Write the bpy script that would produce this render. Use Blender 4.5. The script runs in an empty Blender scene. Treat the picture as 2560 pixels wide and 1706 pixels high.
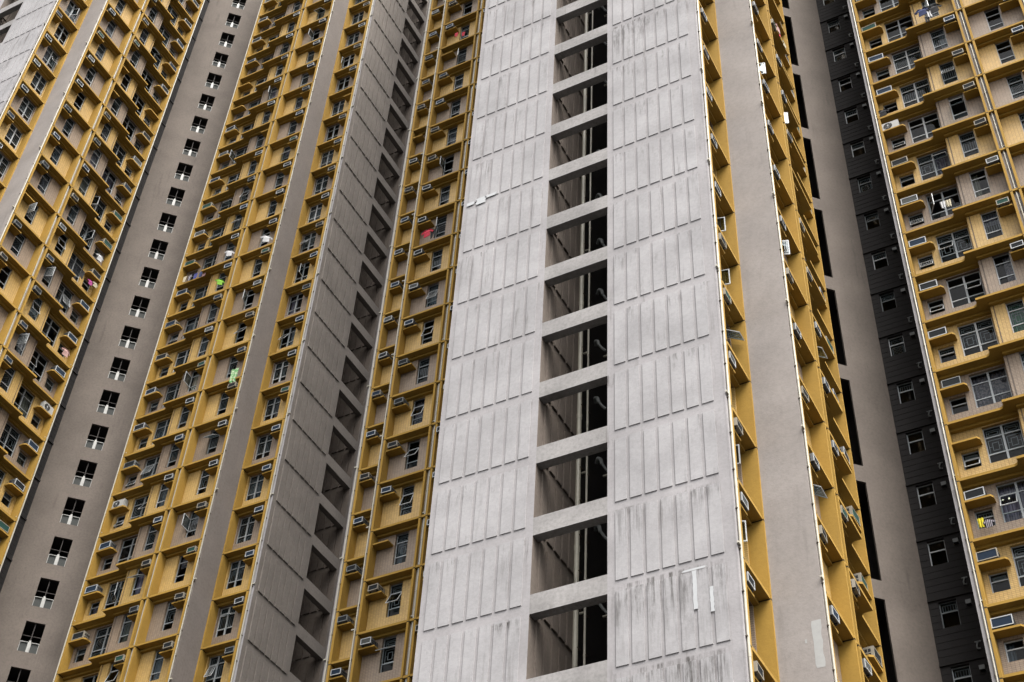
import bpy, math, random
from mathutils import Matrix, Vector
R = random.Random(7)
scn = bpy.context.scene
COL = scn.collection
H = 2.8                      # storey height
LB = 0.62 * H                # underside of a ledge above the storey line
GROUND = -1.6
TOPK = 39

# ------------------------------------------------------------------ materials
ALB = .58                    # one factor that scales down the base colours below
def new_mat(name):
    m = bpy.data.materials.new(name); m.use_nodes = True
    nt = m.node_tree
    b = nt.nodes.get('Principled BSDF')
    return m, nt, b

def N(nt, t, **kw):
    n = nt.nodes.new(t)
    for k, v in kw.items(): setattr(n, k, v)
    return n

def mixc(nt, fac, a, b, blend='MIX'):
    n = N(nt, 'ShaderNodeMix', data_type='RGBA', blend_type=blend)
    for sock, val in ((0, fac), (6, a), (7, b)):
        if hasattr(val, 'links') or hasattr(val, 'is_output'):
            nt.links.new(val, n.inputs[sock])
        elif isinstance(val, (tuple, list)):
            n.inputs[sock].default_value = (*val[:3], 1)
        else:
            n.inputs[sock].default_value = val
    return n.outputs[2]

def ramp(nt, src, p0, p1, c0=0.0, c1=1.0):
    n = N(nt, 'ShaderNodeMapRange')
    n.inputs[1].default_value = p0; n.inputs[2].default_value = p1
    n.inputs[3].default_value = c0; n.inputs[4].default_value = c1
    nt.links.new(src, n.inputs[0])
    return n.outputs[0]

def math_n(nt, op, a, b=None):
    n = N(nt, 'ShaderNodeMath', operation=op)
    for i, v in enumerate((a, b)):
        if v is None: continue
        if hasattr(v, 'is_output'): nt.links.new(v, n.inputs[i])
        else: n.inputs[i].default_value = v
    return n.outputs[0]

def coords(nt, scale=(1, 1, 1)):
    tc = N(nt, 'ShaderNodeTexCoord')
    mp = N(nt, 'ShaderNodeMapping')
    mp.inputs['Scale'].default_value = scale
    nt.links.new(tc.outputs['Object'], mp.inputs[0])
    return mp.outputs[0]

def noise(nt, scale, detail=6, sc=(1, 1, 1), rough=0.6):
    n = N(nt, 'ShaderNodeTexNoise')
    n.inputs['Scale'].default_value = scale
    n.inputs['Detail'].default_value = detail
    n.inputs['Roughness'].default_value = rough
    nt.links.new(coords(nt, sc), n.inputs['Vector'])
    return n.outputs[0]

def weathered(name, col, rough=0.85, amount=0.18, streak=0.0, grain=0.12, stains=None, joint=False, drips=0):
    col = tuple(c * ALB for c in col)
    m, nt, b = new_mat(name)
    dark = tuple(c * (1 - amount) for c in col); lite = tuple(min(1, c * (1 + amount * .6)) for c in col)
    c = mixc(nt, ramp(nt, noise(nt, .55, 8), .32, .68), dark, lite)
    c = mixc(nt, ramp(nt, noise(nt, 9, 5), .3, .7, 1 - grain, 1 + grain * .4), (0, 0, 0), c)
    if streak:
        s = ramp(nt, noise(nt, 3.2, 7, (1, 1, .09), .65), .57, .74)
        s2 = ramp(nt, noise(nt, .5, 4), .42, .62)
        c = mixc(nt, math_n(nt, 'MULTIPLY', math_n(nt, 'MULTIPLY', s, s2), streak), c, (.06, .05, .042))
    if drips:                        # dirt running down from the joint above each row of panels
        sep = N(nt, 'ShaderNodeSeparateXYZ'); nt.links.new(coords(nt), sep.inputs[0])
        fr = math_n(nt, 'FRACT', math_n(nt, 'SUBTRACT', math_n(nt, 'DIVIDE', sep.outputs[2], H), .52))
        near = ramp(nt, fr, .55, 1.0)
        d = math_n(nt, 'MULTIPLY', ramp(nt, noise(nt, 7, 7, (1, 1, .12), .7), .52, .66), ramp(nt, noise(nt, .9, 4), .48, .62))
        c = mixc(nt, math_n(nt, 'MULTIPLY', math_n(nt, 'MULTIPLY', near, d), drips), c, (.045, .04, .034))
    if stains:                       # dirt runs at known places: (x0, x1, z0, z1, strength)
        sep = N(nt, 'ShaderNodeSeparateXYZ'); nt.links.new(coords(nt), sep.inputs[0])
        run = ramp(nt, noise(nt, 8.5, 8, (1, 1, .06), .7), .46, .62)
        blot = ramp(nt, noise(nt, 2.3, 7, (1, 1, .45), .7), .36, .56)
        for x0, x1, z0, z1, k in stains:
            xm = math_n(nt, 'MULTIPLY', ramp(nt, sep.outputs[0], x0 - .15, x0 + .15), ramp(nt, sep.outputs[0], x1 + .15, x1 - .15))
            zm = math_n(nt, 'MULTIPLY', ramp(nt, sep.outputs[2], z0, z0 + .9 * (z1 - z0)), ramp(nt, sep.outputs[2], z1 + .06, z1))
            f = math_n(nt, 'MULTIPLY', math_n(nt, 'MULTIPLY', xm, zm), math_n(nt, 'MULTIPLY', run, math_n(nt, 'MULTIPLY', blot, k)))
            c = mixc(nt, f, c, (.03, .025, .02))
    if joint:                        # open joint in the fin at every storey
        sep = N(nt, 'ShaderNodeSeparateXYZ'); nt.links.new(coords(nt), sep.inputs[0])
        fr = math_n(nt, 'FRACT', math_n(nt, 'DIVIDE', sep.outputs[2], H))
        d = math_n(nt, 'ABSOLUTE', math_n(nt, 'SUBTRACT', fr, .615))
        c = mixc(nt, ramp(nt, d, .0125, .008), c, (.03, .02, .007))
    nt.links.new(c, b.inputs['Base Color'])
    b.inputs['Roughness'].default_value = rough
    b.inputs['Specular IOR Level'].default_value = .25
    bp = N(nt, 'ShaderNodeBump'); bp.inputs['Strength'].default_value = .25; bp.inputs['Distance'].default_value = .02
    nt.links.new(noise(nt, 14, 6), bp.inputs['Height']); nt.links.new(bp.outputs[0], b.inputs['Normal'])
    return m

def tiled(name, col, grout, bw=.14, bh=.075):
    col = tuple(c * ALB for c in col)
    grout = tuple(c * ALB for c in grout)
    m, nt, b = new_mat(name)
    sep = N(nt, 'ShaderNodeSeparateXYZ'); nt.links.new(coords(nt), sep.inputs[0])
    u = math_n(nt, 'ADD', sep.outputs[0], sep.outputs[1])
    cb = N(nt, 'ShaderNodeCombineXYZ'); nt.links.new(u, cb.inputs[0]); nt.links.new(sep.outputs[2], cb.inputs[1])
    br = N(nt, 'ShaderNodeTexBrick', offset=0.0, squash=1.0)
    br.inputs['Scale'].default_value = 1
    br.inputs['Brick Width'].default_value = bw; br.inputs['Row Height'].default_value = bh
    br.inputs['Mortar Size'].default_value = .008; br.inputs['Mortar Smooth'].default_value = .2
    br.inputs['Color1'].default_value = (*[c * .9 for c in col], 1)
    br.inputs['Color2'].default_value = (*[min(1, c * 1.08) for c in col], 1)
    br.inputs['Mortar'].default_value = (*grout, 1)
    nt.links.new(cb.outputs[0], br.inputs['Vector'])
    c = mixc(nt, ramp(nt, noise(nt, .8, 6), .3, .7, .82, 1.06), (0, 0, 0), br.outputs[0])
    nt.links.new(c, b.inputs['Base Color'])
    b.inputs['Roughness'].default_value = .5
    bp = N(nt, 'ShaderNodeBump', invert=True); bp.inputs['Strength'].default_value = .5; bp.inputs['Distance'].default_value = .01
    nt.links.new(br.outputs[1], bp.inputs['Height']); nt.links.new(bp.outputs[0], b.inputs['Normal'])
    return m

def plain(name, col, rough=.6, metal=0.0, vary=.1):
    col = tuple(c * ALB for c in col)
    m, nt, b = new_mat(name)
    c = mixc(nt, ramp(nt, noise(nt, 6, 5), .3, .7), tuple(x * (1 - vary) for x in col), tuple(min(1, x * (1 + vary * .5)) for x in col))
    nt.links.new(c, b.inputs['Base Color'])
    b.inputs['Roughness'].default_value = rough; b.inputs['Metallic'].default_value = metal
    return m

def cloth(name, col, col2=None, kind=None):
    col = tuple(c * ALB for c in col)
    col2 = col2 and tuple(c * ALB for c in col2)
    m, nt, b = new_mat(name)
    c = col
    if kind == 'stripe':
        w = N(nt, 'ShaderNodeTexWave'); w.inputs['Scale'].default_value = 5; w.inputs['Distortion'].default_value = .6
        nt.links.new(coords(nt), w.inputs['Vector']); c = mixc(nt, ramp(nt, w.outputs[1], .45, .55), col, col2)
    elif kind == 'blotch':
        c = mixc(nt, ramp(nt, noise(nt, 9, 4), .46, .54), col, col2)
    elif kind == 'fold':
        w = N(nt, 'ShaderNodeTexWave'); w.inputs['Scale'].default_value = 3.5; w.inputs['Distortion'].default_value = 1.5
        nt.links.new(coords(nt, (1, 1, .05)), w.inputs['Vector']); c = mixc(nt, w.outputs[1], col, col2)
    if isinstance(c, tuple): b.inputs['Base Color'].default_value = (*c, 1)
    else: nt.links.new(c, b.inputs['Base Color'])
    b.inputs['Roughness'].default_value = .9
    return m

def glass_mat():
    m, nt, b = new_mat('window glass'); nt.nodes.remove(b)
    out = nt.nodes['Material Output']
    fr = N(nt, 'ShaderNodeFresnel'); fr.inputs[0].default_value = 1.55
    tr = N(nt, 'ShaderNodeBsdfTransparent'); tr.inputs[0].default_value = (.62, .68, .70, 1)
    gl = N(nt, 'ShaderNodeBsdfGlossy'); gl.inputs['Roughness'].default_value = .03
    mx = N(nt, 'ShaderNodeMixShader')
    nt.links.new(math_n(nt, 'MULTIPLY', fr.outputs[0], .42), mx.inputs[0]); nt.links.new(tr.outputs[0], mx.inputs[1]); nt.links.new(gl.outputs[0], mx.inputs[2])
    nt.links.new(mx.outputs[0], out.inputs[0])
    return m

PALE_COL = (.555, .527, .53)
M = {}
STAINS = [
    (-14.05, -12.55, 49.3, 52.0, 1.0), (-12.6, -11.2, 50.4, 51.9, .55), (-14.1, -10.7, 21.5, 24.0, .8), (-14.1, -10.9, 18.5, 21.2, .9),
    (-14.2, -13.0, 24.3, 26.7, .45), (-12.4, -11.0, 25.4, 26.7, .5), (-17.9, -17.3, 23.2, 23.75, 1.5), (-20.1, -19.3, 43.9, 46.2, .45), (-19.0, -18.3, 40.0, 43.5, .3)]
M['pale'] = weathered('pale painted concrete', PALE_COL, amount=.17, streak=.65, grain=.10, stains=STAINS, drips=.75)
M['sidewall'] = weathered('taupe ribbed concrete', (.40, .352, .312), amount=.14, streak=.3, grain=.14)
M['rib'] = weathered('pale painted rib', (.578, .558, .562), amount=.17, streak=.65, grain=.10, stains=STAINS, drips=.75)
M['edge_shade'] = plain('painted rib edge shade with grime', (.30, .28, .28), .9)  # dark line beside each rib: edge shade painted in, along with grime
M['strip'] = weathered('grey painted strip wall', (.475, .428, .398), amount=.14, streak=.3, grain=.12)
M['beam'] = weathered('stained beam concrete', (.50, .475, .46), amount=.28, streak=1.0, grain=.22)
M['taupe'] = weathered('taupe painted wall', (.35, .305, .275), amount=.10, streak=.25, grain=.16)
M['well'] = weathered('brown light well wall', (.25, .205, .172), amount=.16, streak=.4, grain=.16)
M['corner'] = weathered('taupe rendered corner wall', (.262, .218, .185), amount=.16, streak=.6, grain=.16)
M['ochre'] = weathered('ochre paint', (.57, .338, .062), amount=.12, streak=.22, grain=.10)
M['fin'] = weathered('ochre fin paint', (.57, .338, .062), amount=.12, streak=.2, grain=.10, joint=True)
M['yellow_tile'] = tiled('yellow mosaic tile', (.86, .555, .175), (.46, .27, .08))
M['pink_tile'] = tiled('pinkish beige mosaic tile', (.45, .335, .235), (.22, .15, .10))
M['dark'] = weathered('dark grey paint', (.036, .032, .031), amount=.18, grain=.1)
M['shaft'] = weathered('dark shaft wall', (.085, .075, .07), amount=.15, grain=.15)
M['pipe'] = plain('white pvc pipe', (.72, .67, .54), .45)
M['clamp'] = plain('rusty clamp', (.12, .085, .06), .7)
M['alu'] = plain('aluminium window frame', (.50, .53, .54), .45, .2)
M['white'] = plain('white painted metal', (.74, .76, .76), .45)
M['bounce_cut'] = plain('dark tops cutting bounce light', (.10, .095, .09), .95)  # unseen top faces darkened to cut light bounced onto the undersides above
M['grate'] = plain('security grille paint', (.48, .50, .50), .5)
M['greyframe'] = plain('dull grey frame', (.22, .24, .24), .5)
M['glass'] = glass_mat()
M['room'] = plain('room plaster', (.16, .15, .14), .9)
M['case_white'] = plain('white appliance casing', (.60, .59, .55), .5)
M['case_shade'] = plain('white casing with painted side shade', (.20, .20, .195), .6)  # body of white-fronted units, darkened: shade on the casing sides painted in
M['case_beige'] = plain('beige appliance casing', (.47, .42, .33), .55)
M['case_grey'] = plain('grey appliance casing', (.29, .30, .29), .55)
def grille_mat(name, col):
    col = tuple(c * ALB for c in col)
    m, nt, b = new_mat(name)
    w = N(nt, 'ShaderNodeTexWave', bands_direction='Z'); w.inputs['Scale'].default_value = 9
    nt.links.new(coords(nt), w.inputs['Vector'])
    nt.links.new(mixc(nt, w.outputs[1], tuple(c * .5 for c in col), tuple(c * 1.3 for c in col)), b.inputs['Base Color'])
    b.inputs['Roughness'].default_value = .8; b.inputs['Specular IOR Level'].default_value = .1
    return m
M['grille_dark'] = grille_mat('dark cooling fins', (.028, .032, .036))
M['grille_green'] = grille_mat('green cooling fins', (.035, .10, .085))
M['grille_navy'] = grille_mat('navy cooling fins', (.03, .05, .085))
M['grille_grey'] = grille_mat('grey cooling fins', (.12, .125, .12))
M['black'] = plain('black rubber', (.012, .012, .013), .7)
M['ground'] = weathered('paving', (.045, .044, .043), amount=.15)
M['patch'] = plain('fresh white patch paint', (.72, .73, .74), .8, 0, .05)
M['patch_grey'] = plain('pale repair plaster', (.60, .595, .575), .9, 0, .08)
CURT = [cloth('white curtain', (.62, .63, .66), (.36, .37, .40), 'fold'), cloth('floral curtain', (.48, .40, .42), (.22, .20, .24), 'blotch'),
        cloth('cream curtain', (.50, .46, .36), (.27, .24, .18), 'fold'), cloth('grey blue curtain', (.28, .33, .38), (.14, .17, .2), 'fold'),
        cloth('lilac curtain', (.46, .40, .50), (.26, .22, .3), 'fold')]
CURT_GREEN = cloth('green curtain', (.22, .50, .30), (.10, .28, .15), 'fold')
CURT_TEAL = cloth('teal curtain', (.03, .28, .38), (.25, .30, .34), 'blotch')

# ------------------------------------------------------------------ mesh builder
class Frame:
    """local (w, v, z): w along the wall, v outward from it"""
    def __init__(s, o, w, n):
        s.o, s.w, s.n = o, w, n
        s.flip = (w[0] * n[1] - w[1] * n[0]) < 0
        s.rot = math.atan2(n[0], -n[1])          # turns an object's -Y to the outward normal
    def p(s, w, v, z):
        return (s.o[0] + w * s.w[0] + v * s.n[0], s.o[1] + w * s.w[1] + v * s.n[1], z)
IDF = Frame((0, 0), (1, 0), (0, 1))

class MB:
    def __init__(s, fr=None):
        s.v, s.f, s.m, s.fr, s.mats = [], [], [], fr or IDF, []
    def mi(s, mat):
        if mat not in s.mats: s.mats.append(mat)
        return s.mats.index(mat)
    def face(s, pts, mat, raw=False):
        i = len(s.v)
        s.v += [tuple(p) if raw else s.fr.p(*p) for p in pts]
        ids = list(range(i, i + len(pts)))
        if s.fr.flip and not raw: ids.reverse()
        s.f.append(ids); s.m.append(s.mi(mat))
    def box(s, a, b, mat, skip='', top=None):
        (x0, y0, z0), (x1, y1, z1) = [min(p, q) for p, q in zip(a, b)], [max(p, q) for p, q in zip(a, b)]
        F = {'w-': [(x0, y1, z0), (x0, y0, z0), (x0, y0, z1), (x0, y1, z1)][::-1], 'w+': [(x1, y0, z0), (x1, y0, z1), (x1, y1, z1), (x1, y1, z0)][::-1],
             'v-': [(x0, y0, z0), (x1, y0, z0), (x1, y0, z1), (x0, y0, z1)], 'v+': [(x1, y1, z0), (x0, y1, z0), (x0, y1, z1), (x1, y1, z1)],
             'z-': [(x0, y1, z0), (x1, y1, z0), (x1, y0, z0), (x0, y0, z0)], 'z+': [(x0, y0, z1), (x1, y0, z1), (x1, y1, z1), (x0, y1, z1)]}
        sk = skip.split()
        for k, q in F.items():
            if k not in sk: s.face(q, top if top and k == 'z+' else mat)
    def prism(s, poly, z0, z1, mat, top=None):
        """poly: (w, v) anticlockwise in the (w, v) plane"""
        s.face([(a, b, z1) for a, b in poly], top or mat); s.face([(a, b, z0) for a, b in reversed(poly)], mat)
        n = len(poly)
        for i in range(n):
            a, b = poly[i], poly[(i + 1) % n]
            s.face([(a[0], a[1], z0), (b[0], b[1], z0), (b[0], b[1], z1), (a[0], a[1], z1)], mat)
    def bar(s, p, q, r, mat, n=4):
        p, q = Vector(p), Vector(q); d = (q - p).normalized()
        u = d.orthogonal().normalized(); w = d.cross(u)
        rings = [[c + (u * math.cos(t) + w * math.sin(t)) * r for t in [2 * math.pi * (k + .5) / n for k in range(n)]] for c in (p, q)]
        for k in range(n):
            s.face([rings[0][k], rings[0][(k + 1) % n], rings[1][(k + 1) % n], rings[1][k]], mat)
        s.face(list(reversed(rings[0])), mat); s.face(rings[1], mat)
    def tube(s, pts, r, mat, n=8):
        for a, b in zip(pts, pts[1:]): s.bar(a, b, r, mat, n)
    def mesh(s, name, weld=True):
        me = bpy.data.meshes.new(name)
        vs, fs = s.v, s.f
        if weld:
            idx, nv, mp = {}, [], []
            for p in vs:
                k = (round(p[0], 4), round(p[1], 4), round(p[2], 4))
                if k not in idx: idx[k] = len(nv); nv.append(p)
                mp.append(idx[k])
            vs, fs = nv, [[mp[i] for i in f] for f in fs]
        ok = [(f, m) for f, m in zip(fs, s.m) if len(set(f)) == len(f)]
        me.from_pydata(vs, [], [f for f, _ in ok])
        for mt in s.mats: me.materials.append(mt)
        me.polygons.foreach_set('material_index', [m for _, m in ok])
        me.update()
        return me
    def obj(s, name, parent=None, weld=True):
        return add(name, s.mesh(name, weld), parent)

def add(name, me, parent=None, loc=None, rot=0.0):
    o = bpy.data.objects.new(name, me); COL.objects.link(o)
    if loc is not None: o.matrix_world = Matrix.Translation(loc) @ Matrix.Rotation(rot, 4, 'Z')
    if parent is not None:
        wm = o.matrix_world.copy() if loc is not None else Matrix()
        o.parent = parent
        o.matrix_parent_inverse = WORLD[parent.name].inverted()
        o.matrix_basis = wm
        WORLD[o.name] = wm
    else:
        WORLD[o.name] = o.matrix_world.copy() if loc is not None else Matrix()
    return o
WORLD = {}

def tag(o, label=None, cat=None, group=None, kind=None):
    if label: o['label'] = label
    if cat: o['category'] = cat
    if group: o['group'] = group
    if kind: o['kind'] = kind
    return o

ORD = ['', 'lowest', 'second', 'third', 'fourth', 'fifth', 'sixth', 'seventh', 'eighth', 'ninth', 'tenth', 'eleventh', 'twelfth', 'thirteenth', 'fourteenth', 'fifteenth',
       'sixteenth', 'seventeenth', 'eighteenth', 'nineteenth', 'twentieth', 'twenty-first', 'twenty-second', 'twenty-third', 'twenty-fourth', 'twenty-fifth', 'twenty-sixth']

# ------------------------------------------------------------------ camera (also used to know what is in view)
F_PX = 3652.2
RC = ((0.88519034, 0.46294151, 0.04607839), (-0.2984578, 0.64105977, -0.70708225), (-0.35687673, 0.61214993, 0.70562842))
def proj(p):
    q = [sum(r[i] * p[i] for i in range(3)) for r in RC]
    return (q[0] / q[2] * F_PX + 1280, q[1] / q[2] * F_PX + 853) if q[2] > 0 else (-9e9, -9e9)
def seen(p, m=25):
    x, y = proj(p); return -m < x < 2560 + m and -m < y < 1706 + m
cam_d = bpy.data.cameras.new('camera'); cam_d.sensor_width = 36; cam_d.lens = F_PX / 2560 * 36
cam_d.clip_start = .1; cam_d.clip_end = 2000
cam = bpy.data.objects.new('camera', cam_d); COL.objects.link(cam)
r0, r1, r2 = RC
cam.matrix_world = Matrix(((r0[0], -r1[0], -r2[0], 0), (r0[1], -r1[1], -r2[1], 0), (r0[2], -r1[2], -r2[2], 0), (0, 0, 0, 1)))
scn.camera = cam

# ------------------------------------------------------------------ windows (local: X to the viewer's right, -Y outward, Z up, origin bottom centre in the wall plane)
def ring(mb, x0, x1, z0, z1, y0, y1, t, mat):
    mb.box((x0, y0, z0), (x0 + t, y1, z1), mat); mb.box((x1 - t, y0, z0), (x1, y1, z1), mat)
    mb.box((x0 + t, y0, z0), (x1 - t, y1, z0 + t), mat); mb.box((x0 + t, y0, z1 - t), (x1 - t, y1, z1), mat)

def lattice(mb, x0, x1, z0, z1, y, mat, style):
    mat = M['grate']
    if style == 'diamond':
        st = .16; W, Hh = x1 - x0, z1 - z0
        k = -Hh
        while k < W:
            for s in (1, -1):
                a = [(k, 0), (k + Hh, Hh)]
                (xa, za), (xb, zb) = a
                if xa < 0: za += -xa; xa = 0
                if xb > W: zb -= xb - W; xb = W
                if xb - xa > .03:
                    p, q = ((x0 + xa, y, z0 + za), (x0 + xb, y, z0 + zb)) if s > 0 else ((x1 - xa, y, z0 + za), (x1 - xb, y, z0 + zb))
                    mb.bar(p, q, .006, mat)
            k += st
        ring(mb, x0, x1, z0, z1, y - .01, y + .01, .022, mat)
    elif style == 'bars':
        n = max(3, int((x1 - x0) / .09))
        for i in range(n + 1):
            x = x0 + (x1 - x0) * i / n
            mb.box((x - .008, y - .008, z0), (x + .008, y + .008, z1), mat)
        ring(mb, x0, x1, z0, z1, y - .01, y + .01, .02, mat)
    elif style == 'box':
        ring(mb, x0, x1, z0, z1, y - .01, y + .01, .024, mat)
        m = min(x1 - x0, z1 - z0) * .26
        ring(mb, x0 + m, x1 - m, z0 + m, z1 - m, y - .01, y + .01, .022, mat)
        mb.box((x0, y - .008, (z0 + z1) / 2 - .008), (x0 + m, y + .008, (z0 + z1) / 2 + .008), mat); mb.box((x1 - m, y - .008, (z0 + z1) / 2 - .008), (x1, y + .008, (z0 + z1) / 2 + .008), mat)

WIN_CACHE = {}
def window_meshes(wd, ht, cols, rows, grille, opening, curtain, frame='alu'):
    """rows: list of pane heights (fractions, bottom up); opening: None or (col, row, 'side'|'top', angle)"""
    key = (wd, ht, cols, tuple(rows), grille, opening, curtain, frame)
    if key in WIN_CACHE: return WIN_CACHE[key]
    fm, gm, lm, sm, cm, g2 = MB(), MB(), MB(), MB(), MB(), MB()
    fmat = M[frame]; y0, y1 = .02, .075
    ring(fm, -wd / 2, wd / 2, 0, ht, y0, y1, .038, fmat)
    cw = (wd - .076) / cols
    xs = [-wd / 2 + .038 + cw * i for i in range(cols + 1)]
    zs = [.038]
    for r in rows: zs.append(zs[-1] + r * (ht - .076))
    for x in xs[1:-1]: fm.box((x - .04, y0 - .012, .038), (x + .04, y1, ht - .038), fmat)
    for z in zs[1:-1]: fm.box((-wd / 2 + .038, y0 - .003, z - .024), (wd / 2 - .038, y1 - .01, z + .024), fmat)
    for c in range(cols):
        for r in range(len(rows)):
            x0, x1 = xs[c] + (.04 if c else 0), xs[c + 1] - (.04 if c < cols - 1 else 0)
            z0, z1 = zs[r] + (.024 if r else 0), zs[r + 1] - (.024 if r < len(rows) - 1 else 0)
            if opening and (c, r) == opening[:2]:
                a = math.radians(opening[3]); ca, sa = math.cos(a), math.sin(a)
                t = MB(); ring(t, x0, x1, z0, z1, y0 - .012, y0 + .018, .036, M['white'] if frame == 'alu' else fmat)
                t.box((x0 + .036, y0, z0 + .036), (x1 - .036, y0 + .006, z1 - .036), M['glass'])
                if grille == 'bars': lattice(t, x0 + .08, x1 - .08, z0 + .08, z1 - .08, y0 - .03, M['white'], 'bars')
                for i, p in enumerate(t.v):
                    if opening[2] == 'side':
                        hx = x0 if opening[3] > 0 else x1
                        dx, dy = p[0] - hx, p[1] - y0
                        t.v[i] = (hx + dx * ca + dy * sa, y0 - dx * sa + dy * ca, p[2])
                    else:
                        dz, dy = p[2] - z1, p[1] - y0
                        t.v[i] = (p[0], y0 + dz * sa + dy * ca, z1 + dz * ca - dy * sa)
                base = len(sm.v); sm.v += t.v; sm.f += [[j + base for j in f] for f in t.f]
                sm.m += [sm.mi(t.mats[k]) for k in t.m]
            else:
                (g2 if cols == 1 and opening and r == len(rows) - 1 and r > 1 else gm).face([(x0, .05, z0), (x1, .05, z0), (x1, .05, z1), (x0, .05, z1)], M['glass'])
            if grille and (r >= 1 or grille == 'diamond') and z1 - z0 > .2:
                lattice(lm, x0 + .05, x1 - .05, z0 + .06, z1 - .05, .105, M['white'], grille)
    if curtain is not None:
        part, mat = curtain
        xa, xb = {'full': (-wd / 2, wd / 2), 'left': (-wd / 2, -wd * .05), 'right': (0, wd / 2), 'top': (-wd / 2, wd / 2)}[part]
        za = ht * .62 if part == 'top' else -.02
        n = max(6, int((xb - xa) / .045)); pts = []
        for i in range(n + 1):
            pts.append((xa + (xb - xa) * i / n, .22 + .028 * math.sin(i * 1.9) + .012 * math.sin(i * .7)))
        for p, q in zip(pts, pts[1:]): cm.face([(p[0], p[1], za), (q[0], q[1], za), (q[0], q[1], ht), (p[0], p[1], ht)], mat)
    out = {'frame': fm.mesh('window_frame', False)}
    if gm.f: out['glazing'] = gm.mesh('glazing', False)
    if g2.f: out['top_glazing'] = g2.mesh('top_glazing', False)
    if lm.f: out['grille'] = lm.mesh('grille', False)
    if sm.f: out['sash'] = sm.mesh('sash', False)
    if cm.f: out['curtain'] = cm.mesh('curtain')
    WIN_CACHE[key] = out
    return out

SINGLE_ROWS, SMALL_ROWS = (.26, .48, .26), (.62, .38)
def place_window(name, parent, fr, w, v, z, kind, spec=None):
    loc = fr.p(w, v - .10, z)
    if kind == 'single': wd, ht, cols, rows = .69, 1.76, 1, SINGLE_ROWS
    elif kind == 'double': wd, ht, cols, rows = 1.03, 1.74, 2, SINGLE_ROWS
    elif kind == 'living': wd, ht, cols, rows = 1.40, 1.77, 2, SINGLE_ROWS
    elif kind == 'dark': wd, ht, cols, rows = .67, 1.15, 1, (.62, .38)
    else: wd, ht, cols, rows = .66, .84, 1, SMALL_ROWS
    g = R.choice([None, None, 'diamond', 'box', 'bars', 'bars', 'box'])
    op = None
    q = R.random()
    if kind in ('single', 'double', 'living') and q < .30:
        op = (R.randrange(cols), 1, R.choice(['side', 'top', 'top']), R.choice([18, 28, 55]))
        if op[2] == 'side': op = op[:3] + (R.choice([62, 85, 70]),)
    elif kind == 'small' and q < .2: op = (0, 0, 'top', 25)
    c = None
    if R.random() < .36: c = (R.choice(['full', 'full', 'left', 'right', 'top']), R.choice(CURT))
    fmt = 'alu' if R.random() < .8 else 'white'
    if spec:
        g = spec.get('grille', g); op = spec.get('open', op); c = spec.get('curtain', c); fmt = spec.get('frame', fmt)
    ms = window_meshes(wd, ht, cols, rows, g, op, c, fmt)
    f = add(name, ms['frame'], parent, loc, fr.rot)
    for k in ('glazing', 'top_glazing', 'grille', 'sash', 'curtain'):
        if k in ms: add(k, ms[k], f, loc, fr.rot)
    return f

# ------------------------------------------------------------------ air conditioners
def ac_mesh(wd, ht, dp, case, grl):
    """origin: underside centre at the front face; -Y outward, body runs to +Y"""
    a, b = MB(), MB()
    a.box((-wd / 2, .0, .07), (wd / 2, dp, ht), M['case_shade' if case == 'case_white' else case])
    ring(a, -wd / 2, wd / 2, .07, ht, -.025, 0, .032, M['white' if case == 'case_white' else case])
    for x in (-wd / 2 + .05, wd / 2 - .09): a.box((x, .03, 0), (x + .04, dp - .05, .07), M['black'])
    for s in (-1, 1):                                        # side louvres
        for r in range(2):
            for c in range(3):
                y, z = .08 + c * dp * .2, .10 + r * (ht - .1) * .45
                a.box((s * wd / 2, y, z), (s * (wd / 2 + .004), y + dp * .15, z + (ht - .1) * .33), M['black'])
    b.box((-wd / 2 + .036, -.012, .106), (wd / 2 - .036, 0, ht - .036), M[grl])
    return a.mesh('air_conditioner'), b.mesh('grille')
def split_mesh():
    a, b = MB(), MB(); wd, ht, dp = .80, .56, .30
    a.box((-wd / 2, 0, .04), (wd / 2, dp, ht), M['case_white'])
    for x in (-.3, .26): a.box((x, .02, 0), (x + .05, dp, .04), M['black'])
    n = 24; cx, cz, r = -.12, .30, .21
    pts = [(cx + r * math.cos(2 * math.pi * k / n), cz + r * math.sin(2 * math.pi * k / n)) for k in range(n)]
    b.face([(x, -.012, z) for x, z in pts], M['black'])
    for k in range(n):
        p, q = pts[k], pts[(k + 1) % n]
        b.face([(p[0], 0, p[1]), (q[0], 0, q[1]), (q[0], -.012, q[1]), (p[0], -.012, p[1])], M['black'])
    for k in range(8):
        t = 2 * math.pi * k / 8; b.bar((cx, -.018, cz), (cx + r * math.cos(t), -.018, cz + r * math.sin(t)), .005, M['white'])
    b.box((cx - .03, -.024, cz - .03), (cx + .03, -.012, cz + .03), M['white'])
    return a.mesh('air_conditioner'), b.mesh('fan_grille')
AC = {}
LOOKS = [('pale', 'case_white', 'grille_dark'), ('pale', 'case_white', 'grille_navy'), ('beige', 'case_beige', 'grille_dark'), ('green-fronted', 'case_beige', 'grille_green'),
         ('grey', 'case_grey', 'grille_dark'), ('beige', 'case_beige', 'grille_navy'), ('grey-grilled', 'case_white', 'grille_grey')]
for i, (lk, cs, gr) in enumerate(LOOKS):
    AC['big', i] = (lk, ac_mesh(.74, .46, .58, cs, gr)); AC['small', i] = (lk, ac_mesh(.52, .37, .56, cs, gr))
AC['split'] = ('white round-fanned', split_mesh())
COUNT = {}
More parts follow.
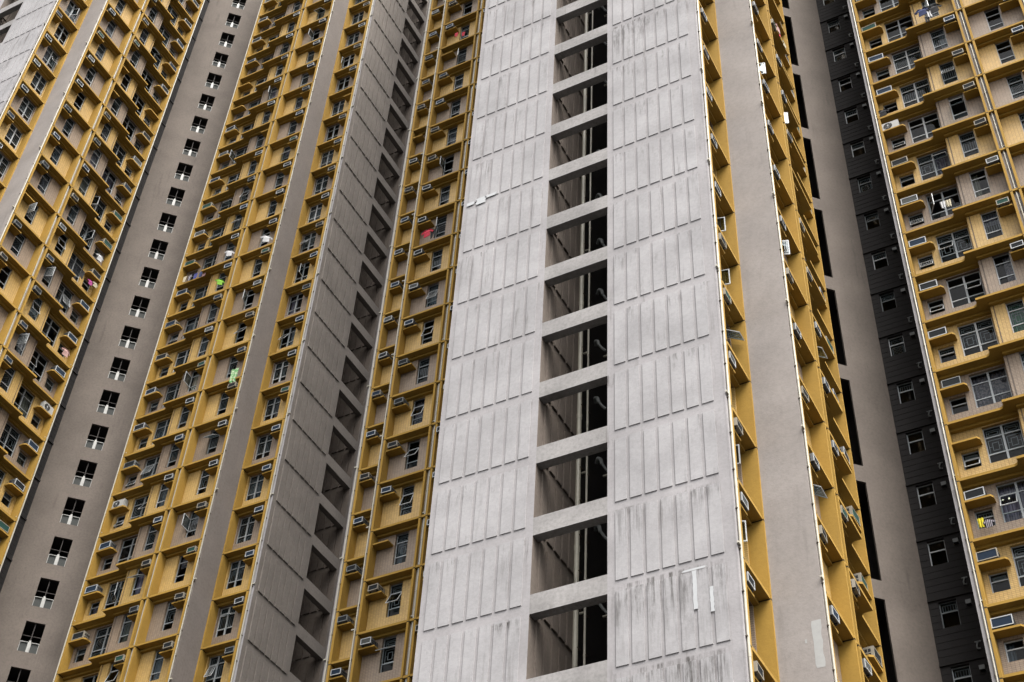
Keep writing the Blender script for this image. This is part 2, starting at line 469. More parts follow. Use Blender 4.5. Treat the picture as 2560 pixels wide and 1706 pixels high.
def place_ac(fr, w, v, z, size, column, split=False):
    loc = fr.p(w, v, z)
    i = R.choice([0, 0, 0, 1, 1, 2, 2, 3, 4, 5, 6])
    rot = fr.rot + math.radians(R.uniform(-3, 3))
    c = fr.p(w, v - .2, z + .2)
    if not seen(c, 10): return
    lk, (a, b) = AC['split'] if split else AC[size, i]
    o = add('air_conditioner', a, None, loc, rot)
    add('fan_grille' if split else 'grille', b, o, loc, rot)
    COUNT[column] = COUNT.get(column, 0) + 1
    n = COUNT[column]
    tag(o, f"{lk} air conditioner, {ORD[n]}{'' if n == 1 else ' up'} {column}", 'air conditioner', 'air conditioners on the ochre shelves')

# ------------------------------------------------------------------ one face of a wing
def strip_wall(mb, w0, w1, v, z0, z1, holes, mat, depth=.16):
    """wall from w0 to w1 at v between z0 and z1 with holes (wa, wb, za, zb) at separate w ranges"""
    holes = sorted(holes); cur = w0
    for wa, wb, za, zb in holes:
        if wa > cur: mb.face([(wa, v, z0), (cur, v, z0), (cur, v, z1), (wa, v, z1)], mat)
        mb.face([(wb, v, z0), (wa, v, z0), (wa, v, za), (wb, v, za)], mat)
        mb.face([(wb, v, zb), (wa, v, zb), (wa, v, z1), (wb, v, z1)], mat)
        b = v - depth
        mb.face([(wb, v, za), (wa, v, za), (wa, b, za), (wb, b, za)], mat)
        mb.face([(wb, b, zb), (wa, b, zb), (wa, v, zb), (wb, v, zb)], mat)
        mb.face([(wa, b, za), (wa, v, za), (wa, v, zb), (wa, b, zb)], mat)
        mb.face([(wb, v, za), (wb, b, za), (wb, b, zb), (wb, v, zb)], mat)
        cur = wb
    if w1 > cur: mb.face([(w1, v, z0), (cur, v, z0), (cur, v, z1), (w1, v, z1)], mat)

ZB, ZT = GROUND, TOPK * H
HOLES = {'b3': (3.73, 4.42), 'b2': (6.44, 7.13), 'living': (7.80, 9.20), 'small': (9.49, 10.15), 'b4': (1.30, 2.33)}
def drainpipe(tower, fr, w, v, r=.035, z0=ZB, z1=ZT):
    mb = MB(fr); n = 8
    z = math.floor(z0 / 5.6) * 5.6
    ang = [2 * math.pi * k / n for k in range(n)]
    def seg(za, zb, rad, mat):
        for k in range(n):
            a, b = ang[k], ang[(k + 1) % n]
            mb.face([(w + rad * math.cos(a), v + rad * math.sin(a), za), (w + rad * math.cos(b), v + rad * math.sin(b), za),
                     (w + rad * math.cos(b), v + rad * math.sin(b), zb), (w + rad * math.cos(a), v + rad * math.sin(a), zb)], mat)
    seg(z0, z1, r, M['pipe'])
    z = math.ceil(z0 / 1.4) * 1.4
    k = 0
    while z < z1:
        if k % 4 == 0: seg(z - .10, z + .10, r * 1.16, M['pipe'])
        mb.box((w - r - .03, v - r - .05, z + .5), (w + r + .03, v + r * .3, z + .535), M['clamp'])
        if k % 4 == 2: mb.box((w - r * .8, v - r, z + .62), (w - r * .8 - .16, v - r + .06, z + .68), M['pipe'])
        z += 1.4; k += 1
    return mb.obj('drainpipe', tower, False)

def wing_side(tower, fr, k0, k1, cols, bays=('b4', 'b3', 'b2', 'K'), specs={}, no_ac=set(), kb4=None, kf=10.35, endw=10.62):
    wall = MB(fr); inner = MB(fr)
    tile = lambda k: M['yellow_tile'] if k % 2 == 0 else M['pink_tile']
    D = range(k0, k1 + 1)
    for k in range(-1, TOPK):
        z0 = H * k + LB; z1 = z0 + H
        if z0 < ZB: continue
        det = k in D
        def hole(n, za, zb): return [(*HOLES[n], z0 + za, z0 + zb)] if det else []
        t = tile(k)
        strip_wall(wall, .40, 2.40, -1.6, z0, z1, hole('b4', .93, 2.67), t)
        strip_wall(wall, 2.77, 5.22, -.1, z0, z1, hole('b3', .93, 2.69), t)
        strip_wall(wall, 5.68, 7.72, -.1, z0, z1, hole('b2', .93, 2.69), t)
        wall.face([(7.72, -.5, z0), (7.72, -.1, z0), (7.72, -.1, z1), (7.72, -.5, z1)], t)
        strip_wall(wall, 7.72, kf, -.5, z0, z1, hole('living', .84, 2.61) + (hole('small', .84, 1.68) if endw else []), t)
        for w0, w1, v in ((.40, 2.40, -1.6), (2.77, 5.22, -.1), (5.68, 7.72, -.1), (7.72, kf, -.5)):
            wall.box((w0, v - .001, z1 - .115), (w1, v + .16, z1), M['ochre'], 'v- z+')
        wall.box((7.58, -.1, z0 + .1), (7.61, -.085, z1 - .115), M['clamp'], 'v-')     # open joint beside the pier
    # grey strips, return wall, end strip
    wall.box((2.5, -1.6, ZB), (2.65, .38, ZT), M['taupe' if 'warm' in specs else 'strip'], 'v-')
    wall.box((5.32, -.1, ZB), (5.58, .25, ZT), M['strip'], 'v-')
    if endw: wall.box((kf + .10, -2.8, ZB), (endw, -.05, ZT), M['pale'], 'v-')
    wall.box((.02, -1.6, ZB), (.26, -1.13, ZT), M['pale'], 'v-')
    wall.obj('recess_wall', tower)
    for w0, w1, va, vb in ((.26, .40, -1.6, -1.07), (2.40, 2.5, -1.6, -1.07), (2.65, 2.77, -.1, .43), (5.22, 5.32, -.1, .43), (5.58, 5.68, -.1, .43), (kf, kf + .10, -.5 if endw else -2.8, .03)):
        f = MB(fr); f.box((w0, va, ZB), (w1, vb, ZT), M['fin']); f.obj('fin', tower)
    for w, v in ((.17, -1.075), (2.57, .43), (5.45, .30)) + (((10.53, 0.0),) if endw else ()):
        drainpipe(tower, fr, w, v, .04 if v < -1 else .034)
    # rooms behind the windows: ceilings and a back wall
    for k in D:
        z = H * k + LB + H
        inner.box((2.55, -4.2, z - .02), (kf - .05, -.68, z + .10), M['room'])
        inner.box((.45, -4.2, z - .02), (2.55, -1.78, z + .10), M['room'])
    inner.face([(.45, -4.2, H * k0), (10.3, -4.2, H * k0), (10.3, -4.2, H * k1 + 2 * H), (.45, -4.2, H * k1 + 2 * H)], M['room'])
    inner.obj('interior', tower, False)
    for k in range(k0, k1 + 2):
        z = H * k + LB
        if any(b in bays for b in ('b3', 'b2', 'K')):
            lg = MB(fr)
            lg.prism([(kf + .05, -.6), (kf + .05, 0), (8.31, 0), (8.20, .05), (8.15, .16), (8.15, .4), (2.70, .4), (2.70, -.2), (7.65, -.2), (7.65, -.6)][::-1], z, z + .115, M['ochre'], M['bounce_cut'])
            lo = lg.obj('ledge', tower)
            for n, w0, w1, vb, vf, dz, th in (('K', kf - 1.05, kf + .01, -.5, -.02, 1.0, .085), ('b2', 5.67, 6.37, -.1, .38, .79, .07), ('b3', 2.76, 3.66, -.1, .38, .79, .07)):
                if n not in bays: continue
                sh = MB(fr)
                sh.prism([(w1, vb), (w1, vf), (w0 + .10, vf), (w0, vf - .13), (w0, vb)][::-1], z - dz, z - dz + th, M['ochre'], M['bounce_cut'])
                sh.obj('ac_shelf', lo)
        if 'b4' in bays and (kb4 is None or kb4[0] <= k <= kb4[1] + 1):
            lg = MB(fr); lg.box((.36, -1.65, z), (2.44, -1.1, z + .115), M['ochre'], '', M['bounce_cut'])
            lo = lg.obj('narrow_ledge', tower)
            sh = MB(fr); sh.box((.39, -1.6, z - .79), (1.10, -1.12, z - .72), M['ochre'], '', M['bounce_cut']); sh.obj('ac_shelf', lo)
    for k in D:
        z = H * k + LB
        sp = lambda b: specs.get((b, k))
        vis = lambda w, v: seen(fr.p(w, v, z + 1.7), 60)
        for b, nm, kind, v, dz in (('b3', 'bedroom_window', 'single', -.1, .93), ('b2', 'bedroom_window', 'single', -.1, .93), ('b4', 'double_window', 'double', -1.6, .93),
                                   ('K', 'living_room_window', 'living', -.5, .84), ('K', 'bathroom_window', 'small', -.5, .84)):
            if b not in bays: continue
            h = HOLES[{'living': 'living', 'small': 'small'}.get(kind, b)]
            w = (h[0] + h[1]) / 2
            if vis(w, v) and not (kind == 'small' and not endw): place_window(nm, tower, fr, w, v, z + dz, kind, specs.get((nm if b == 'K' else b, k)))
        for b, w, v, dz, size in (('K', kf - .43, -.02, 1.0 - .085, 'big'), ('b2', 6.02, .52, .72, 'small'), ('b3', 3.20, .52, .72, 'small'), ('b4', .74, -1.0, .72, 'small')):
            if b not in bays or (b, k) in no_ac or R.random() < .035: continue
            if b in cols: place_ac(fr, w + R.uniform(-.07, .07), v - R.uniform(.02, .1), z + H - dz, size, cols[b], ('split', b, k) in no_ac)

def end_wall(tower, fr, k0, k1, lo, hi, name='end_wall', mat=None, rib=None, rise=.03):
    """fr: w = viewer's right from the centre of the end, v outward"""
    mat = mat or M['pale']; rib = rib or M['rib']
    mb = MB(fr); f = fr.flip
    def q(a, b, z0, z1, v=0, m=mat):
        mb.face([(b, v, z0), (a, v, z0), (a, v, z1), (b, v, z1)], m)
    J = 1.225
    q(lo, -J, ZB, ZT); q(J, hi, ZB, ZT)
    for k in range(-1, TOPK):
        a, b = H * (k + .52), H * (k + .76)
        if a < ZB: continue
        mb.box((-J, -.34, a), (J, 0, b), M['beam'] if k0 <= k <= k1 + 1 and rise < .04 else mat, 'w- w+', M['bounce_cut'])
    for s in (-1, 1):
        for i in range(7):
            a = s * (1.49 + .478 * i); b = a + s * .37
            a, b = min(a, b), max(a, b)
            for k in range(k0, k1 + 1):
                if rise < .04: mb.box((a - .024, 0, H * (k + .65)), (a, .004, H * (k + 1.52)), M['edge_shade'], 'v-')
                mb.box((a, 0, H * (k + .65)), (b, rise, H * (k + 1.52)), rib, 'v-')
    o = mb.obj(name, tower, False)
    # light well behind the openings
    sh = MB(fr)
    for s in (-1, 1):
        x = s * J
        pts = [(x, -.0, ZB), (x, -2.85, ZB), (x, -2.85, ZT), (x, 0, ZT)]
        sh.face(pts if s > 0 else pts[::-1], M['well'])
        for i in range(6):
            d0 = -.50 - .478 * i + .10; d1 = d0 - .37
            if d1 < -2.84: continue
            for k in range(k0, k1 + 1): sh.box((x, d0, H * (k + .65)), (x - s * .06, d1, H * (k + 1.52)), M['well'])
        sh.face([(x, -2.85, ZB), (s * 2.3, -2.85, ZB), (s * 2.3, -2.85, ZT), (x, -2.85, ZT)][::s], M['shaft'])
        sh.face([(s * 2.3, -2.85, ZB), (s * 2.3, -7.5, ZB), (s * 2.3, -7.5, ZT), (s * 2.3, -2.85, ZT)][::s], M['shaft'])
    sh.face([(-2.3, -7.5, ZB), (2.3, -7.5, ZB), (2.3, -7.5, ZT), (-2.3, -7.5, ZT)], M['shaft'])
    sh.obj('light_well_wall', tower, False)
    return o

# ------------------------------------------------------------------ towers
t1 = bpy.data.objects.new('tower_block', None); COL.objects.link(t1); t1.location = (-59.55, 50.3, GROUND)
t2 = bpy.data.objects.new('tower_block', None); COL.objects.link(t2); t2.location = (-15.5, 50.25, GROUND)
for t in (t1, t2): WORLD[t.name] = Matrix.Translation(t.location)
tag(t1, 'ochre balconied tower block with square windows down its taupe inner corner wall', 'tower block', 'ochre and grey tower blocks')
tag(t2, 'tower block whose pale ribbed end wall has a ladder of dark openings', 'tower block', 'ochre and grey tower blocks')

F_CL = Frame((-39.98, 44.2), (-1, 0), (0, -1))
F_L = Frame((-53.67, 30.85), (0, 1), (1, 0))
F_RB = Frame((4.15, 44.2), (-1, 0), (0, -1))
F_CR = Frame((-9.275, 30.66), (0, 1), (1, 0))
F_CM = Frame((-35.03, 44.2), (1, 0), (0, -1))

c1 = {'K': 'corner shelf column right of the square-windowed wall', 'b2': 'second ochre column right of square-windowed wall', 'b3': 'third ochre column right of square-windowed wall', 'b4': 'ochre column left of shaded ribbed wall'}
c2 = {'K': 'corner shelf column left of the square-windowed wall', 'b2': 'second ochre column left of square-windowed wall', 'b3': 'third ochre column left of square-windowed wall', 'b4': 'ochre column beside top-left ribbed wall'}
c3 = {'K': 'corner shelf column right of the dark wall', 'b2': 'second ochre column right of dark wall', 'b3': 'third ochre column right of dark wall'}
c4 = {'K': 'corner shelf column left of black tall openings', 'b2': 'narrow ochre column left of corner shelves, right tower', 'b3': 'ochre column right of smooth grey strip, right tower', 'b4': 'ochre column against big pale ribbed wall'}
c5 = {'b4': 'windowless ochre column right of shaded ribbed wall', 'b3': 'windowed ochre column between two ribbed walls', 'b2': 'half-hidden ochre column touching pale ribbed wall'}

wing_side(t1, F_CL, 11, 36, c1, specs={'warm': 1, ('b3', 21): {'open': (0, 1, 'side', 70)}}, no_ac={('split', 'K', 16), ('K', 30)})
wing_side(t1, F_L, 13, 36, c2, no_ac={('split', 'K', 18), ('b3', 22)})
wing_side(t2, F_RB, 8, 25, c3, bays=('b3', 'b2', 'K'), endw=10.71, specs={('b2', 14): {'curtain': ('full', CURT_GREEN), 'grille': 'box'}}, no_ac={('split', 'K', 19)})
wing_side(t2, F_CR, 5, 26, c4, kf=10.10, endw=0, specs={('b4', 12): {'open': (1, 1, 'side', 80), 'curtain': ('full', CURT[0])}, ('b4', 13): {'open': (1, 1, 'side', 75)}, ('b4', 9): {'open': (0, 1, 'side', 85), 'curtain': ('full', CURT[2])}, ('b4', 8): {'open': (0, 1, 'side', 70)}})
wing_side(t2, F_CM, 9, 32, c5, bays=('b4', 'b3', 'b2'), no_ac={('b3', 27), ('b4', 25)})

E_C = Frame((-15.5, 30.66), (1, 0), (0, -1)); E_SW = Frame((-39.98, 50.33), (0, 1), (1, 0)); E_L = Frame((-59.59, 30.85), (1, 0), (0, -1))
end_wall(t2, E_C, 5, 22, -4.95, 5.03)
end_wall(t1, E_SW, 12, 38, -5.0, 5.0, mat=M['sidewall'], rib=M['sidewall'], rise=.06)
end_wall(t1, E_L, 23, 32, -4.95, 4.92)

# inner corner walls
def corner_wall(tower, a, b, openings, name, mat, wa, wb, strip):
    L = math.hypot(b[0] - a[0], b[1] - a[1]); d = ((b[0] - a[0]) / L, (b[1] - a[1]) / L)
    fr = Frame(a, d, (d[1], -d[0]))
    mb = MB(fr); z = ZB
    def q(w0, w1, z0, z1, v=0, m=mat): mb.face([(w1, v, z0), (w0, v, z0), (w0, v, z1), (w1, v, z1)], m)
    q(-.02, wa, ZB, ZT); q(wb, L + .02, ZB, ZT)
    for za, zb in openings:
        q(wa, wb, z, za)
        mb.face([(wb, 0, za), (wa, 0, za), (wa, -strip, za), (wb, -strip, za)], mat); mb.face([(wb, -strip, zb), (wa, -strip, zb), (wa, 0, zb), (wb, 0, zb)], mat)
        mb.face([(wa, -strip, za), (wa, 0, za), (wa, 0, zb), (wa, -strip, zb)], mat); mb.face([(wb, 0, za), (wb, -strip, za), (wb, -strip, zb), (wb, 0, zb)], mat)
        z = zb
    q(wa, wb, z, ZT)
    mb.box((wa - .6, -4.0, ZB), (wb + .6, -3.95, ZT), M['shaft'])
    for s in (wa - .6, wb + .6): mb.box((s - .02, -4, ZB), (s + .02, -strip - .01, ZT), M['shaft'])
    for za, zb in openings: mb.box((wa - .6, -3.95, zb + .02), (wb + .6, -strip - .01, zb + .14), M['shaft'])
    mb.obj(name, tower, False)
    return fr, wa, wb
op1 = [(H * (k + .705), H * (k + 1.36)) for k in range(11, 37)]
fr1, wa, wb = corner_wall(t1, (-56.12, 43.78), (-52.9, 47.0), op1, 'corner_wall', M['corner'], 1.76, 2.77, .14)
cw = MB(); wd = wb - wa
cw.box((-.055, -.05, 0), (.055, .04, .74), M['case_white']); cw.box((-.025, .02, .74), (.025, .06, 1.83), M['shaft'])
ring(cw, -wd / 2, -.06, 0, .66, -.02, .04, .03, M['case_white']); ring(cw, .06, wd / 2, 0, .66, -.02, .04, .03, M['case_white'])
cw.box((-wd / 2, .03, 1.02), (wd / 2, .06, 1.06), M['shaft'])
cwm = cw.mesh('corridor_window', False)
cg = MB(); cg.face([(-wd / 2, .05, 0), (wd / 2, .05, 0), (wd / 2, .05, .66), (-wd / 2, .05, .66)], M['grille_grey']); cgm = cg.mesh('glass')
for za, zb in op1:
    loc = fr1.p((wa + wb) / 2, -.10, za)
    if seen(loc, 120):
        o = add('corridor_window', cwm, t1, loc, fr1.rot); add('lower_pane', cgm, o, loc, fr1.rot)
op2 = [(H * (k - 1.66), H * (k + .04)) for k in [9.42 + 2 * i for i in range(0, 11)]]
fr2, _, _ = corner_wall(t2, (-12.25, 43.42), (-8.67, 47.0), op2, 'corner_wall', M['corner'], 2.12, 3.24, .10)

# dark recessed walls beside the inner corners
def dark_wall(tower, fr, L, k0, k1, holes):
    mb = MB(fr)
    for k in range(-1, TOPK):
        z0 = H * (k + .565)
        if z0 < ZB: continue
        z1 = z0 + H
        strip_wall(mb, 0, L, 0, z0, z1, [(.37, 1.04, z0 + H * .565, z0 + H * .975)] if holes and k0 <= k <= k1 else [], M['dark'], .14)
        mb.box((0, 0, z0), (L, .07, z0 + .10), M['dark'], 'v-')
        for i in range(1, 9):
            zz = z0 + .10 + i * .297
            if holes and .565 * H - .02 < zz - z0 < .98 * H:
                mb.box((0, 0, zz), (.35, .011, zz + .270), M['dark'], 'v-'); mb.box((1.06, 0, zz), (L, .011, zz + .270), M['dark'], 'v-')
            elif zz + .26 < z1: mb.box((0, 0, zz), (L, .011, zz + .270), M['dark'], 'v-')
    mb.obj('dark_recess_wall', tower, False)
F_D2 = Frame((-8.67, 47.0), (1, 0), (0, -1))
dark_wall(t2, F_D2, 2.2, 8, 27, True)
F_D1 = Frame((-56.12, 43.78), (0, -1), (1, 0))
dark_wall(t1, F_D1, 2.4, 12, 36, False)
hood = MB(); hood.box((-.10, -.16, 0), (.10, 0, .17), M['case_grey']); hood.box((-.085, -.15, -.02), (.085, -.01, 0), M['black']); hoodm = hood.mesh('vent_hood')
brk = MB(); brk.box((-.11, -.05, .32), (.11, 0, .36), M['case_grey']); brk.tube([(0, -.04, .34), (0, -.10, .26), (-.05, -.12, .1), (-.03, -.10, .0), (.06, -.06, .02)], .03, M['case_grey']); brkm = brk.mesh('pipe_bracket')
for k in range(8, 28):
    z0 = H * (k + .565)
    if not seen(F_D2.p(1, 0, z0 + 2), 100): continue
    place_window('kitchen_window', t2, F_D2, .705, .0, z0 + H * .565, 'dark', {'frame': R.choice(['white', 'white', 'greyframe', 'alu']), 'curtain': None, 'grille': R.choice(['diamond', 'box', 'bars', None])})
    add('vent_hood', hoodm, t2, F_D2.p(1.48, .0, z0 + H * .82), F_D2.rot)
    add('pipe_bracket', brkm, t2, F_D2.p(1.50, .0, z0 + H * .13), F_D2.rot)
room = MB(F_D2)
for k in range(8, 29): room.box((.1, -2.5, H * (k + .56)), (1.6, -.2, H * (k + .58)), M['room'])
room.face([(.1, -2.5, H * 8), (1.6, -2.5, H * 8), (1.6, -2.5, H * 29), (.1, -2.5, H * 29)], M['room']); room.obj('interior', t2, False)

# pipes in the light well of the pale ribbed end
for s, d, r in ((-1.10, -2.72, .085), (-1.0, -3.15, .04), (-.42, -3.6, .03)):
    drainpipe(t2, E_C, s, d, r, H * 4, H * 24)
eb = MB()
eb.tube([(0, .1, .30), (.10, -.05, .36), (.22, -.07, .28), (.25, -.04, .06)], .065, M['case_grey'])
eb.tube([(.25, -.04, .10), (.36, .02, -.12), (.50, .06, -.30)], .05, M['case_grey'])
ebm = eb.mesh('pipe_bend')
for k in range(6, 22):
    add('pipe_bend', ebm, t2, E_C.p(-.80 + R.uniform(-.05, .05), -3.3, H * (k + 1.28) + R.uniform(-.05, .05)), E_C.rot + R.uniform(-.3, .3))

# paint patches on the pale end wall and the grey strip (thin skins of newer paint)
def on_plane(x, y, Y):
    d = [RC[0][i] * (x - 1280) + RC[1][i] * (y - 853) + RC[2][i] * F_PX for i in range(3)]
    return [c * Y / d[1] for c in d]
def patch(name, fr, w0, w1, z0, z1, v, mat):
    mb = MB(fr); n = 11
    L = [(w0 + R.uniform(0, .12) * (w1 - w0), z0 + (z1 - z0) * i / n) for i in range(n + 1)]; Rr = [(w1 - R.uniform(0, .14) * (w1 - w0), z0 + (z1 - z0) * i / n) for i in range(n + 1)]
    poly = L + Rr[::-1]
    mb.face([(a, v, z) for a, z in poly][::-1], mat)
    return mb
for w0, w1, z0, z1, v in ((3.77, 3.91, 22.6, 23.85, .0445), (4.25, 4.37, 22.4, 23.2, .0445), (3.45, 4.25, 23.87, 23.93, .0445), (-4.80, -4.42, 43.70, 43.88, .0445), (-4.38, -3.9, 43.58, 43.95, .0445), (-4.0, -3.45, 43.80, 43.95, .0445)):
    patch('paint_patch', E_C, w0, w1, z0, z1, v, M['patch']).obj('paint_patch', t2, False)
F_RET = Frame((-10.4, 30.66 + 2.5), (1, 0), (0, -1))
for w0, w1, z0, z1, m in ((1.08, 1.37, 21.66, 23.15, M['patch_grey']), (.86, .92, 22.5, 22.62, M['patch_grey'])):
    patch('paint_patch', F_RET, w0, w1, z0, z1, .0045, m).obj('paint_patch', t2, False)

# plain hidden faces so that light falls between the towers as it does between real ones
def hull(tower, pts):
    mb = MB()
    for a, b in zip(pts, pts[1:]): mb.face([(a[0], a[1], ZB), (b[0], b[1], ZB), (b[0], b[1], ZT), (a[0], a[1], ZT)], M['taupe'])
    mb.obj('rear_wall', tower)
hull(t2, [(-20.45, 30.66), (-20.45, 35.0), (-21.8, 35.0), (-21.8, 43.4), (-24.8, 46.0)])
hull(t2, [(-35.03, 45.3), (-35.03, 55.4), (-20.4, 55.4), (-20.4, 69.8), (-10.4, 69.8), (-10.4, 55.4), (4.15, 55.4), (4.15, 45.3)])
hull(t1, [(-64.5, 30.85), (-64.5, 43.4), (-79, 45.3), (-79, 55.4), (-64.5, 55.4), (-64.5, 69.9), (-54.5, 69.9), (-54.5, 55.4), (-39.98, 55.4)])

# ------------------------------------------------------------------ laundry
def garment(kind, mat, loc, rot, sc=1.0):
    mb = MB()
    if kind == 'shirt': out = [(-.24, 0), (-.20, .40), (-.36, .30), (-.44, .42), (-.20, .62), (-.08, .65), (0, .61), (.08, .65), (.20, .62), (.44, .42), (.36, .30), (.20, .40), (.24, 0)]
    elif kind == 'trousers': out = [(-.20, 0), (-.22, .88), (.22, .88), (.20, 0), (.05, 0), (.0, .58), (-.05, 0)]
    elif kind == 'towel': out = [(-.22, 0), (-.23, .4), (-.22, .8), (.22, .8), (.23, .4), (.21, .03)]
    elif kind == 'dress': out = [(-.34, 0), (-.16, .85), (-.10, 1.12), (.08, 1.14), (.17, .86), (.36, .04), (.1, -.04)]
    else: out = [(-.16, 0), (-.15, .3), (.15, .3), (.16, .02)]
    if kind == 'towel':
        n, wd, ht = 12, .46, .8
        ph = R.uniform(0, 6)
        for k in range(n):
            def P(i, t):
                x = (-.5 + i / n) * wd * (1 - .22 * t); return (x * sc, (.045 * math.sin(i * 1.15 + ph) * (.3 + t)) * sc, (ht * (1 - t) + .03 * t * math.sin(i * .9 + ph)) * sc)
            for t0, t1 in ((0, .33), (.33, .66), (.66, 1)): mb.face([P(k, t1), P(k + 1, t1), P(k + 1, t0), P(k, t0)], mat)
        return add(kind, mb.mesh(kind), None, loc, rot)
    yf = lambda x, z: .035 * math.sin(x * 17 + z * 3) + .05 * (x * x)
    fr_, bk = [(x * sc, yf(x, z) * sc - .012, z * sc) for x, z in out], [(x * sc, yf(x, z) * sc + .012, z * sc) for x, z in out]
    mb.face(fr_[::-1], mat); mb.face(bk, mat)
    for i in range(len(out)):
        j = (i + 1) % len(out); mb.face([fr_[i], fr_[j], bk[j], bk[i]], mat)
    return add(kind, mb.mesh(kind), None, loc, rot)
C_ = dict(red=cloth('red cloth', (.75, .04, .08)), black=cloth('black cloth', (.015, .015, .018)), white=cloth('white cloth', (.75, .74, .74)), pink=cloth('pink cloth', (.70, .42, .38)),
          navy=cloth('navy cloth', (.03, .05, .16)), green=cloth('green print cloth', (.16, .50, .16), (.62, .74, .48), 'blotch'), denim=cloth('blue cloth', (.05, .06, .26)), yellow=cloth('yellow cloth', (.85, .72, .02)),
          stripe=cloth('striped cloth', (.02, .02, .03), (.55, .5, .55), 'stripe'), magenta=cloth('magenta cloth', (.55, .08, .33)), cream=cloth('cream cloth', (.68, .60, .42)), lime=cloth('lime cloth', (.28, .62, .05)))
def hang(fr, px, py, v, kind, col, label, sc=1.0, turn=0.0):
    """px, py: where it hangs in the photograph; v: its distance in front of the K plane of that wing"""
    d = [RC[0][i] * (px - 1280) + RC[1][i] * (py - 853) + RC[2][i] * F_PX for i in range(3)]
    n = fr.n; c0 = fr.o[0] * n[0] + fr.o[1] * n[1] + v
    t = c0 / (d[0] * n[0] + d[1] * n[1])
    o = garment(kind, C_[col], [x * t for x in d], fr.rot + turn, sc)
    return tag(o, label, 'laundry', 'laundry hung out of the windows')
hang(F_CM, 1067, 592, .55, 'shirt', 'red', 'red shirt hung beside black clothes between the two ribbed walls', .9)
hang(F_CM, 1082, 595, .50, 'trousers', 'black', 'black trousers hung beside a red shirt between the two ribbed walls', .8)
hang(F_CM, 1140, 92, .40, 'towel', 'red', 'small red towel on a rack high between the two ribbed walls', .55)
hang(F_CM, 1158, 90, .40, 'towel', 'red', 'second small red towel on the high rack, nearer the pale ribbed wall', .55)
hang(F_CL, 580, 955, .42, 'towel', 'green', 'bright green patterned cloth hanging from a window of the left tower', 1.25)
hang(F_CL, 664, 605, .45, 'shirt', 'white', 'white shirt hung in the third column right of square-windowed wall', .9, .6)
hang(F_CL, 572, 640, .45, 'shirt', 'white', 'white shirt hung in the second column right of square-windowed wall', .75, .5)
for i, (px, cl, lb) in enumerate(((460, 'cream', 'cream towel first in the row of washing beside the square-windowed wall'), (472, 'stripe', 'striped towel second in the row of washing beside square-windowed wall'), (487, 'denim', 'blue towel in the middle of the washing beside square-windowed wall'), (500, 'navy', 'navy towel fourth in the row of washing beside square-windowed wall'), (509, 'pink', 'pink cloth last in the row of washing beside square-windowed wall'))):
    hang(F_CL, px, 705 - (px - 460) * .3, .22, 'towel', cl, lb, .62)
hang(F_CL, 548, 712, .40, 'shirt', 'lime', 'lime green top hung in front of a dark window, left tower', .7, .8)
hang(F_L, 161, 890, .0, 'shirt', 'pink', 'pink shirt hung under a corner shelf left of the square-windowed wall', .85)
hang(F_L, 224, 712, -.1, 'shirt', 'magenta', 'magenta top hung under a corner shelf beside a cream cloth', .6)
hang(F_L, 236, 718, -.05, 'shirt', 'cream', 'cream top hung under a corner shelf beside a magenta top', .6)
hang(F_L, 247, 652, -.0, 'shirt', 'white', 'white shirt hung under the corner shelf above a magenta top', .8)
hang(F_L, 202, 695, .0, 'trousers', 'black', 'black trousers hung from a living room window left of square-windowed wall', .7)
hang(F_RB, 2308, 38, .52, 'shirt', 'navy', 'navy shirt hung at the top of the right-hand wing beside white cloth', .9)
hang(F_RB, 2325, 42, .50, 'towel', 'white', 'white cloth hung between navy clothes at the top right', .7)
hang(F_RB, 2338, 30, .52, 'shirt', 'black', 'black jacket hung at the top right beside white cloth', .9)
hang(F_RB, 2320, 55, .47, 'trousers', 'black', 'black trousers hung below a navy shirt at the top right', .5)
hang(F_RB, 2209, 290, .0, 'shirt', 'black', 'black shirt hung under a corner shelf right of the dark wall', .75)
hang(F_RB, 2360, 520, .1, 'towel', 'white', 'white towel hung on the open window frame right of dark wall', .55)
hang(F_RB, 2373, 516, .1, 'towel', 'cream', 'cream towel hung beside a white one on the open window frame', .55)
hang(F_RB, 2455, 1318, -.2, 'towel', 'yellow', 'bright yellow towel hung in a bathroom window under a corner shelf', .50)
hang(F_RB, 2475, 1318, -.2, 'shirt', 'stripe', 'striped black shirt hung beside a bright yellow towel', .55)
hang(F_CR, 1946, 80, .42, 'shirt', 'pink', 'pink top hung high beside the black tall openings', .7)
hang(F_CR, 1950, 92, .42, 'towel', 'red', 'red cloth hung below a pink top beside black tall openings', .4)
hang(F_CR, 1962, 118, .45, 'shirt', 'cream', 'cream top hung high on the ochre side of the right tower', .55)

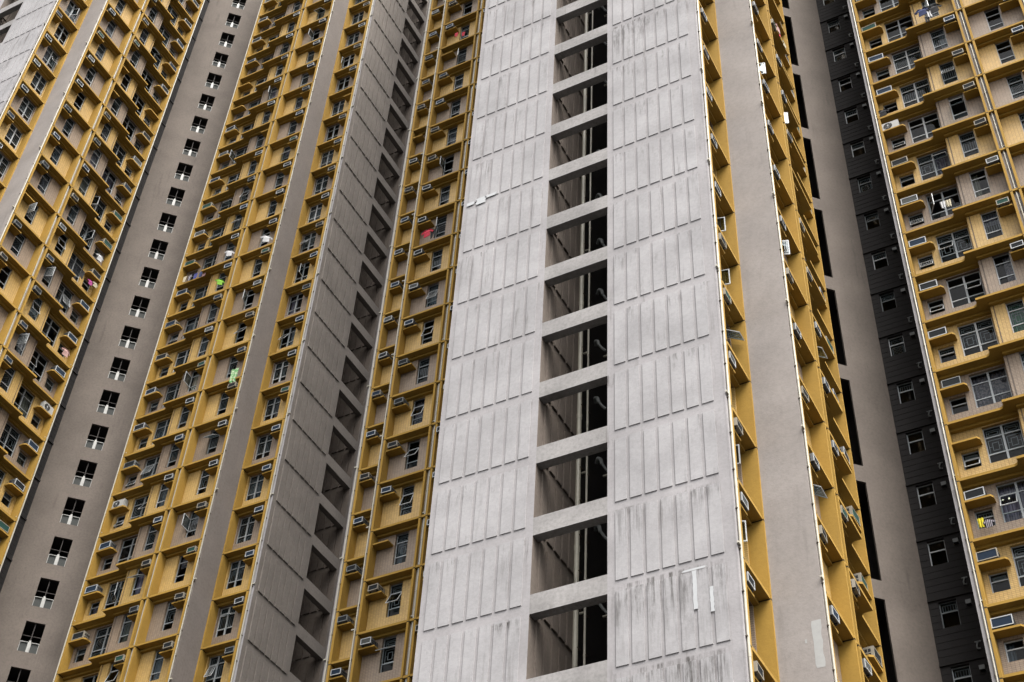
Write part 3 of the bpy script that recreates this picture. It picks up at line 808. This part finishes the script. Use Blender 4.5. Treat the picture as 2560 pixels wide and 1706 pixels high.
# lit chandelier behind a living room window of the right-hand wing
lampm, lnt, lb = new_mat('lit lamp glass'); lb.inputs['Emission Color'].default_value = (1, .88, .6, 1); lb.inputs['Emission Strength'].default_value = 1.2; lb.inputs['Base Color'].default_value = (.8, .8, .7, 1)
dch = on_plane(2520, 1262, 45.25)
ch = MB(); ch.tube([(0, 0, .0), (0, 0, .45)], .012, M['alu'])
for k in range(6):
    t = 2 * math.pi * k / 6; ch.tube([(0, 0, .05), (.12 * math.cos(t), .12 * math.sin(t), -.02), (.22 * math.cos(t), .22 * math.sin(t), .04)], .01, M['alu'])
co = add('chandelier', ch.mesh('chandelier'), None, dch, 0)
tag(co, 'lit six-armed chandelier glowing behind a living room window', 'chandelier')
for k in range(6):
    t = 2 * math.pi * k / 6; g = MB()
    for a in range(5):
        for b in range(8):
            f0, f1 = math.pi * a / 5, math.pi * (a + 1) / 5; h0, h1 = 2 * math.pi * b / 8, 2 * math.pi * (b + 1) / 8
            P = lambda f, h: (.055 * math.sin(f) * math.cos(h), .055 * math.sin(f) * math.sin(h), .055 * math.cos(f))
            g.face([P(f0, h0), P(f1, h0), P(f1, h1), P(f0, h1)], lampm)
    if k == 0: gme = g.mesh('bulb')
    add('bulb', gme, co, (dch[0] + .22 * math.cos(t), dch[1] + .22 * math.sin(t), dch[2] + .09), 0)

# ------------------------------------------------------------------ ground
gm = MB(); gm.face([(-900, -900, GROUND), (900, -900, GROUND), (900, 900, GROUND), (-900, 900, GROUND)], M['ground'])
tag(gm.obj('ground'), None, None, None, 'structure')

# ------------------------------------------------------------------ light: overcast
EL, AZ = 58, 122            # sun height; compass-like angle from +Y clockwise (front, a little to the left)
w = bpy.data.worlds.new('World'); scn.world = w; w.use_nodes = True
nt = w.node_tree; bg = nt.nodes['Background']
sky = nt.nodes.new('ShaderNodeTexSky'); sky.sky_type = 'NISHITA'; sky.sun_disc = False
sky.sun_elevation = math.radians(EL); sky.sun_rotation = math.radians(AZ); sky.dust_density = 4; sky.air_density = 1; sky.ozone_density = 1
hs = nt.nodes.new('ShaderNodeHueSaturation'); hs.inputs['Saturation'].default_value = .10
nt.links.new(sky.outputs[0], hs.inputs['Color']); nt.links.new(hs.outputs[0], bg.inputs[0]); bg.inputs[1].default_value = .12
sd = bpy.data.lights.new('sun', 'SUN'); sd.energy = 1.5; sd.angle = math.radians(40); sd.color = (1, .955, .89)
so = bpy.data.objects.new('sun', sd); COL.objects.link(so)
ea, aa = math.radians(EL), math.radians(AZ)
to_sun = Vector((math.sin(aa) * math.cos(ea), math.cos(aa) * math.cos(ea), math.sin(ea)))
so.rotation_euler = to_sun.to_track_quat('Z', 'Y').to_euler()
vs = scn.view_settings
vs.view_transform = 'Standard'; vs.look = 'None'; vs.gamma = 1; vs.use_curve_mapping = False; vs.exposure = 1.80
scn.cycles.max_bounces = 8; scn.cycles.diffuse_bounces = 1; scn.cycles.transparent_max_bounces = 12
print('air conditioners', sum(COUNT.values()), COUNT)
